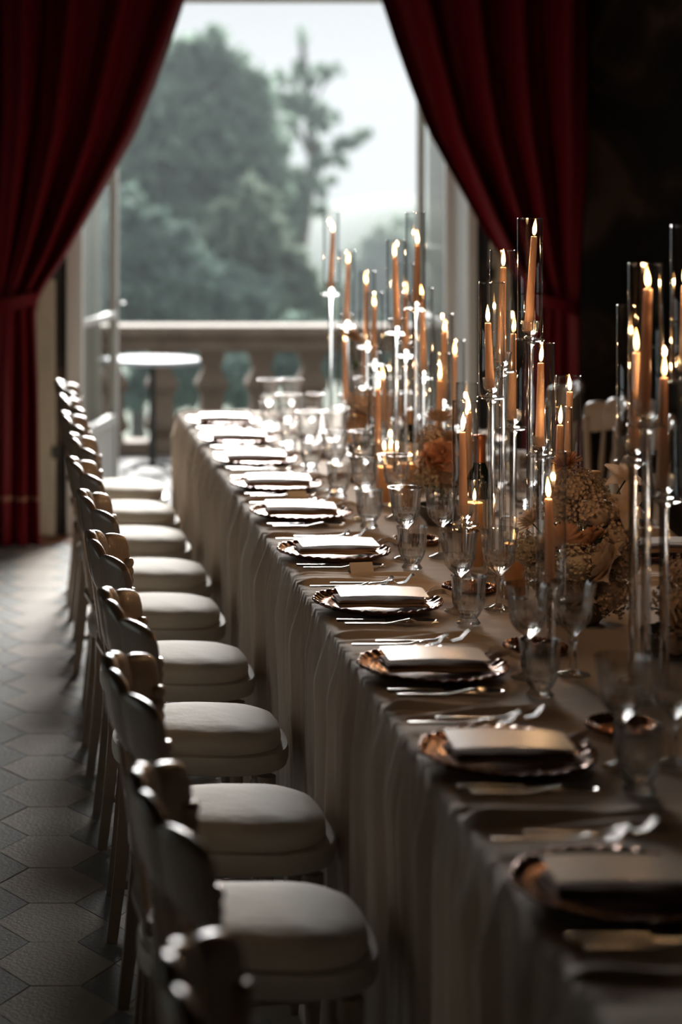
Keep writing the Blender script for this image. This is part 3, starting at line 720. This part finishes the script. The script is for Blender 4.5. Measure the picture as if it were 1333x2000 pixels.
def candle(loc, top, r0, r1, lean, label, group, mat='wax', ftilt=(0, 0), name='taper_candle', fs=1.):
    """loc: base; top: height; lean: (dx, dy) of the top"""
    e = tag(empty(name, loc), label, 'candle', group)
    n = 9; rs = []
    for i in range(n):
        t_ = i/(n-1); rr = r0+(r1-r0)*t_; cx_, cy_ = lean[0]*t_, lean[1]*t_
        rs.append([(cx_+rr*math.cos(a), cy_+rr*math.sin(a), top*t_) for a in [2*math.pi*k/20 for k in range(20)]])
    rs.append([(lean[0]+r1*.8*math.cos(a), lean[1]+r1*.8*math.sin(a), top+.0015) for a in [2*math.pi*k/20 for k in range(20)]])
    rs.append([(lean[0]+r1*.45*math.cos(a), lean[1]+r1*.45*math.sin(a), top-.0015) for a in [2*math.pi*k/20 for k in range(20)]])
    wx = ob('wax', MB().rings(rs).mesh('wax', mat, 50), e)
    ob('wick', wick_m, wx, (lean[0], lean[1], top))
    ob('flame', flame_m, e, (lean[0], lean[1], top+.004), (ftilt[1], ftilt[0], R.uniform(0, 6)), (fs, fs, fs*R.uniform(.85, 1.1)))
    flame_light(e, (lean[0], lean[1], top+.022), EN*fs)
# per holder: saucer centre px, distance, chimney top py, saucer py, candle top (px, py), candle foot px
CL = {
 'first from the terrace': [
  (647, 7.75, 416, 576, 651, 455, 646, 0), (678, 7.85, 493, 640, 680, 516, 677, 0), (717, 7.6, 533, 680, 716, 556, 716, 0), (732, 7.35, 571, 715, 732, 600, 730, 0),
  (714, 8.0, 612, 760, 714, 648, 713, 0), (674, 7.5, 640, 797, 674, 668, 676, 0)],
 'second from the terrace': [
  (812, 6.40, 420, 606, 816, 479, 814, 0), (774, 6.65, 470, 653, 772, 504, 781, 0), (792, 6.85, 519, 698, 793, 578, 792, 0), (827, 6.62, 566, 740, 825, 582, 828, 0),
  (866, 6.45, 614, 796, 868, 650, 872, 0), (890, 6.75, 667, 845, 889, 695, 886, 0), (859, 6.2, 690, 880, 859, 744, 858, 0), (739, 6.36, 716, 900, 739, 762, 739, 0), (756, 7.0, 681, 850, 748, 744, 757, 0),
  (913, 5.7, 749, 955, 917, 806, 915, 0)],
 'third from the terrace': [
  (1036, 5.08, 431, 666, 1049, 463, 1033, 0), (982, 5.14, 493, 726, 984, 523, 978, 0), (961, 5.02, 552, 778, 954, 632, 956, 0), (1003, 5.30, 611, 838, 1004, 653, 998, 0),
  (1058, 4.95, 672, 892, 1057, 710, 1055, 0), (1111, 5.10, 735, 965, 1113, 766, 1106, 0), (1092, 4.86, 802, 1038, 1094, 831, 1090, 0), (909, 5.04, 790, 1025, 904, 845, 899, 0), (1077, 4.28, 890, 1166, 1073, 976, 1076, 0)],
 'fourth from the terrace': [
  (1262, 3.82, 524, 834, 1267, 565, 1257, 0), (1238, 3.97, 603, 903, 1244, 690, 1240, 0), (1345, 3.80, 442, 750, 1340, 560, 1336, 0), (1298, 3.90, 680, 978, 1298, 739, 1294, 0)],
}
for cname, lst in CL.items():
    order = sorted(range(len(lst)), key=lambda k: -(zt(lst[k][3], lst[k][1])))
    for k, (sx, Y, ty, sy, cx_, cy_, bx_, _) in enumerate(lst):
        rank = order.index(k); rk = 'tallest' if rank == 0 else ORD[rank]+' tallest'
        X = at(sx, Y); zs = zt(sy, Y); h = zs-TZ-.004; vh = zt(ty, Y)-zs
        kit('candle_holder', holder_meshes(h), (X, Y, TZ+.004), 0, label=f'clear glass rod candle holder, {rk} of the cluster {cname}', cat='candle holder', group=f'glass holders in the cluster {cname}')
        tag(ob('glass_chimney', chimney_mesh(vh), None, (X, Y, zs+.0052)), f'clear glass chimney on the {rk} holder of the cluster {cname}', 'glass chimney', f'glass chimneys in the cluster {cname}')
        zb = zs+.026; top = zt(cy_, Y)-zb
        bx = max(-.004, min(.004, at(bx_, Y)-X)); lean = max(-.013, min(.013, at(cx_, Y)-X-bx))
        ft = (R.uniform(-.12, .12), R.uniform(-.1, .1))
        candle((X+bx, Y, zb), top, .0112, .0076, (lean, R.uniform(-.004, .004)), f'lit peach taper on the {rk} holder of the cluster {cname}', f'lit tapers in the cluster {cname}', ftilt=ft)
# pillar candles in straight glass cylinders: centre px, distance, glass top py, wax top py, radius, label
PIL = [(927, 5.16, 940, 982, .029, 'by the third cluster from the terrace'),
       (1006, 4.80, 1013, 1062, .032, 'beside the bread plate and dried flowers'),
       (751, 6.2, 866, 912, .033, 'by the second cluster from the terrace'),
       (763, 6.8, 829, 880, .034, 'among rods of the second cluster'),
       (692, 7.35, 792, 824, .032, 'by the first cluster from the terrace'),
       (800, 6.05, 872, 905, .032, 'behind goblets near the peach roses')]
for (px, Y, gy, wy, r, w) in PIL:
    X = at(px, Y); gh = zt(gy, Y)-TZ-.004; wh = min(zt(wy, Y)-TZ-.012, gh-.02)
    tag(ob('glass_cylinder', MB().lathe([(0, 0), (r, 0), (r+.001, .004), (r+.001, gh-.001), (r, gh), (r-.001, gh-.001), (r-.001, gh-.004)], 40, cap=False).mesh('glass_cylinder', 'glass', 50), None, (X, Y, TZ+.004)), f'clear glass cylinder around a pillar candle {w}', 'glass cylinder', 'pillar candle glasses')
    candle((X, Y, TZ+.0125), wh, r-.007, r-.0075, (0, 0), f'lit ivory pillar candle {w}', 'pillar candles', 'pwax', (R.uniform(-.1, .1), 0), 'pillar_candle', .8)

# ------------------------------------------------------------------ wine bottles
def bottle(px, Y, top, capsule, lab):
    h = zt(top, Y)-TZ-.004; k = h/.30; pr = [(0, .004), (.034, 0), (.0375, .006), (.0375, .165), (.036, .18), (.028, .20), (.018, .215), (.0145, .23), (.0138, .285), (.0155, .287), (.0155, .298), (.012, .30), (0, .30)]
    e = tag(empty('wine_bottle', (at(px, Y), Y, TZ+.004)), lab, 'bottle', 'wine bottles among the flowers')
    bg_ = ob('bottle_glass', MB().lathe([(r, z*k) for r, z in pr], 28, cap=False).mesh('bottle_glass', 'bottle'), e)
    ob('capsule', MB().lathe([(r, z*k) for r, z in ((.0152, .222), (.0150, .245), (.0148, .284), (.0165, .287), (.0165, .300), (.013, .302), (0, .302))], 24, cap=False).mesh('capsule', capsule), e)
    ob('paper_label', MB().lathe([(.0379, .05*k), (.0379, .13*k)], 28, cap=False).mesh('paper_label', 'lab'), bg_)
bottle(938, 5.5, 850, 'foil', 'dark wine bottle with a copper foil neck behind the third candle cluster')
bottle(1161, 4.80, 921, 'foil2', 'dark wine bottle with a tan capsule standing among dried flowers')
bottle(800, 7.05, 800, 'foil2', 'dark green wine bottle behind the rods of the second candle cluster')

# ------------------------------------------------------------------ flowers
def petal(b, o, d, up, L, W, cup, roll=0., n=5):
    o, d, up = Vector(o), Vector(d).normalized(), Vector(up).normalized(); s = d.cross(up).normalized(); up = s.cross(d).normalized()
    def fn(u, v):
        w = W*math.sin(math.pi*(.12+.80*v)**.8)*(u-.5)*2
        p = o+d*L*v+s*w+up*(cup*v*v*L+.35*W*((u-.5)*2)**2*(1 if cup > 0 else .3))
        if roll: p -= up*roll*L*max(0, v-.6)**2*4
        return p
    b.grid(fn, n, n)
def rose_mesh(seed, mat, r=.04):
    q = random.Random(seed); b = MB()
    for lay, (cnt, el, L, W, cup) in enumerate(((4, 80, .55, .34, .10), (5, 66, .75, .46, .2), (6, 48, .92, .52, .3), (7, 26, 1.05, .55, .25), (7, 6, 1.1, .55, .12))):
        for k in range(cnt):
            a = 2*math.pi*(k+.5*lay)/cnt+q.uniform(-.2, .2); e_ = math.radians(el+q.uniform(-6, 6))
            d = (math.cos(a)*math.cos(e_), math.sin(a)*math.cos(e_), math.sin(e_)); up = (-math.cos(a)*math.sin(e_), -math.sin(a)*math.sin(e_), math.cos(e_))
            petal(b, (.12*r*math.cos(a), .12*r*math.sin(a), -.2*r), d, up, L*r, W*r, cup, .25)
    return b.mesh('rose_bloom', mat, None)
def mum_mesh(seed, mat, r=.04, cnt=150, flatn=0.):
    q = random.Random(seed); b = MB()
    for k in range(cnt):
        t_ = k/cnt; el = math.radians(85-95*t_*(1-.0)); a = k*2.39996+q.uniform(-.2, .2)
        d = (math.cos(a)*math.cos(el), math.sin(a)*math.cos(el), math.sin(el)); up = (-math.cos(a)*math.sin(el), -math.sin(a)*math.sin(el), math.cos(el))
        petal(b, (0, 0, 0), d, up, r*(.55+.5*t_)*q.uniform(.85, 1.1), r*.12, .18, .0, 3)
    return b.mesh('mum_bloom', mat, None)
def clump_mesh(seed, mat, r=.045, cnt=230):
    q = random.Random(seed); b = MB()
    for k in range(cnt):
        a, el = q.uniform(0, 2*math.pi), math.asin(q.uniform(-.3, 1)); rr = r*q.uniform(.72, 1.1)
        c = Vector((math.cos(a)*math.cos(el), math.sin(a)*math.cos(el), math.sin(el)))*rr; s = r*q.uniform(.10, .17)
        for j in range(4):
            aa = j*math.pi/2+q.uniform(0, 1); n_ = c.normalized(); t1 = n_.orthogonal().normalized(); t2 = n_.cross(t1)
            petal(b, c, t1*math.cos(aa)+t2*math.sin(aa)+n_*.5, n_, s, s*.55, .2, 0, 3)
    b.lathe([(0, -.5*r), (.5*r, -.35*r), (.74*r, .1*r), (.6*r, .5*r), (0, .75*r)], 10, cap=False)
    return b.mesh('floret_clump', mat, None)
def lily_mesh(seed, mat, r=.06):
    b = MB(); q = random.Random(seed)
    for k in range(6):
        a = k*math.pi/3+q.uniform(-.1, .1); el = math.radians(28+q.uniform(-8, 12))
        petal(b, (0, 0, 0), (math.cos(a)*math.cos(el), math.sin(a)*math.cos(el), math.sin(el)), (-math.cos(a)*math.sin(el), -math.sin(a)*math.sin(el), math.cos(el)), r, r*.28, .1, .5, 6)
    return b.mesh('lily_bloom', mat, None)
FL = {}
def flower(kind, mat, v=0):
    k = (kind, mat, v)
    if k not in FL: FL[k] = dict(rose=rose_mesh, mum=mum_mesh, clump=clump_mesh, lily=lily_mesh)[kind](v+3, mat)
    return FL[k]
RB = dict(rose=.04, mum=.04, clump=.045, lily=.06)
NM = dict(rose='rose_bloom', mum='mum_bloom', clump='floret_clump', lily='lily_bloom')
def leafblade(b, o, d, L, W):
    petal(b, o, d, (0, 0, 1) if abs(Vector(d).normalized().z) < .9 else (1, 0, 0), L, W, .1, .3, 4)
def arrangement(px, Y, items, lab, seed, br=.06):
    """items: (kind, mat, px, py, dY, radius_px, tilt (toward -y), yaw)"""
    q = random.Random(seed); X = at(px, Y)
    e = tag(empty('flower_arrangement', (X, Y, TZ+.004)), lab, 'flowers', 'flower arrangements on the table')
    ob('bowl', MB().lathe([(0, 0), (br*.6, 0), (br*.65, .006), (br*.95, .03), (br, .055), (br*.96, .055), (br*.8, .02), (0, .015)], 28, cap=False).mesh('bowl', 'bowl'), e)
    gb = MB()
    for i, (kind, mat, fx, fy, dy, rp, tilt, yaw) in enumerate(items):
        YY = Y+dy; c = Vector((at(fx, YY)-X, dy, zt(fy, YY)-TZ-.004)); s = rp*YY/F/RB[kind]
        ob(NM[kind], flower(kind, mat, i % 3), e, c, (tilt, yaw, q.uniform(0, 6)), (s, s, s))
        foot = Vector((q.uniform(-.03, .03), q.uniform(-.03, .03), .02)); mid = foot.lerp(c, .6)+Vector((0, 0, .02))
        ob('stem', MB().tube([foot, mid, c-Vector((0, 0, .004))], [.0025, .0022, .002], 6).mesh('stem', 'green'), e)
        for k in range(5):
            a = q.uniform(0, 6.3); p = foot.lerp(c, q.uniform(.3, .8)); leafblade(gb, p, (math.cos(a), math.sin(a), q.uniform(-.1, .7)), q.uniform(.03, .055), q.uniform(.008, .015))
    ob('leaves', gb.mesh('leaves', 'green', None), e)
arrangement(1125, 4.55, [
 ('clump', 'dry', 1125, 958, .05, 42, .1, 0), ('clump', 'dry', 1165, 1005, .0, 45, .3, .2), ('clump', 'dry', 1090, 1000, .06, 40, .2, 0), ('clump', 'bud', 1035, 1085, .16, 42, .4, -.3), ('mum', 'rose', 1042, 1020, .17, 36, .7, -.4),
 ('mum', 'peach', 1105, 1058, -.03, 44, .9, 0), ('rose', 'rose', 1180, 1105, -.07, 50, .9, .3), ('clump', 'bud', 1130, 1105, -.05, 40, .6, 0), ('clump', 'dry', 1205, 1050, .0, 40, .3, .3), ('lily', 'rose', 1222, 935, .02, 46, 1.2, .5),
 ('lily', 'rose', 1232, 988, -.02, 50, 1.3, .4), ('mum', 'peach', 1108, 908, .10, 34, .5, 0), ('rose', 'peach', 1150, 1060, -.02, 34, .8, .1), ('clump', 'bud', 1062, 1120, .1, 34, .6, -.2), ('clump', 'dry', 1090, 1150, -.02, 40, .7, 0), ('rose', 'rose', 1128, 1165, -.06, 42, 1., 0), ('clump', 'dry', 1195, 1165, -.06, 42, .7, .2), ('rose', 'rose', 1085, 1060, .05, 34, .8, -.2), ('clump', 'bud', 1150, 960, .1, 36, .3, 0), ('clump', 'dry', 1225, 1110, -.02, 40, .5, .3)],
 'dried beige and peach flowers around the tan-capped bottle', 11, .085)
arrangement(862, 5.85, [
 ('mum', 'tan', 858, 818, .05, 27, .5, 0), ('rose', 'peach', 858, 893, -.04, 36, .9, -.1), ('mum', 'tan', 885, 872, .0, 38, .6, .2), ('rose', 'rose', 835, 925, -.05, 30, .9, -.3), ('clump', 'bud', 828, 945, -.06, 30, .7, -.4),
 ('clump', 'tan', 905, 888, .02, 30, .4, .3), ('rose', 'peach', 885, 915, .0, 30, 1., .2), ('rose', 'rose', 862, 935, -.04, 28, 1., 0), ('clump', 'dry', 845, 860, .04, 28, .5, 0), ('clump', 'tan', 900, 940, .0, 26, .8, .3)],
 'peach roses and tan blooms beside the second candle cluster', 12, .07)
arrangement(712, 7.2, [
 ('mum', 'tan', 686, 662, .0, 26, .4, 0), ('clump', 'dry', 712, 795, .0, 34, .4, 0), ('clump', 'dry', 740, 810, -.03, 30, .5, .2), ('clump', 'tan', 700, 830, -.04, 26, .6, -.2), ('clump', 'dry', 770, 800, .05, 28, .4, .3)],
 'dark dried flowers with one tall tan bloom near the terrace end', 13, .06)
arrangement(1320, 4.2, [
 ('rose', 'rose', 1335, 1215, -.03, 44, .9, -.2), ('clump', 'bud', 1318, 1180, .04, 40, .5, 0), ('clump', 'dry', 1350, 1130, .06, 46, .4, .2), ('rose', 'peach', 1365, 1190, -.05, 44, .9, .3), ('clump', 'dry', 1315, 1260, -.05, 34, .7, -.2)],
 'cream roses and dried sprigs beside the fourth candle cluster', 14, .07)
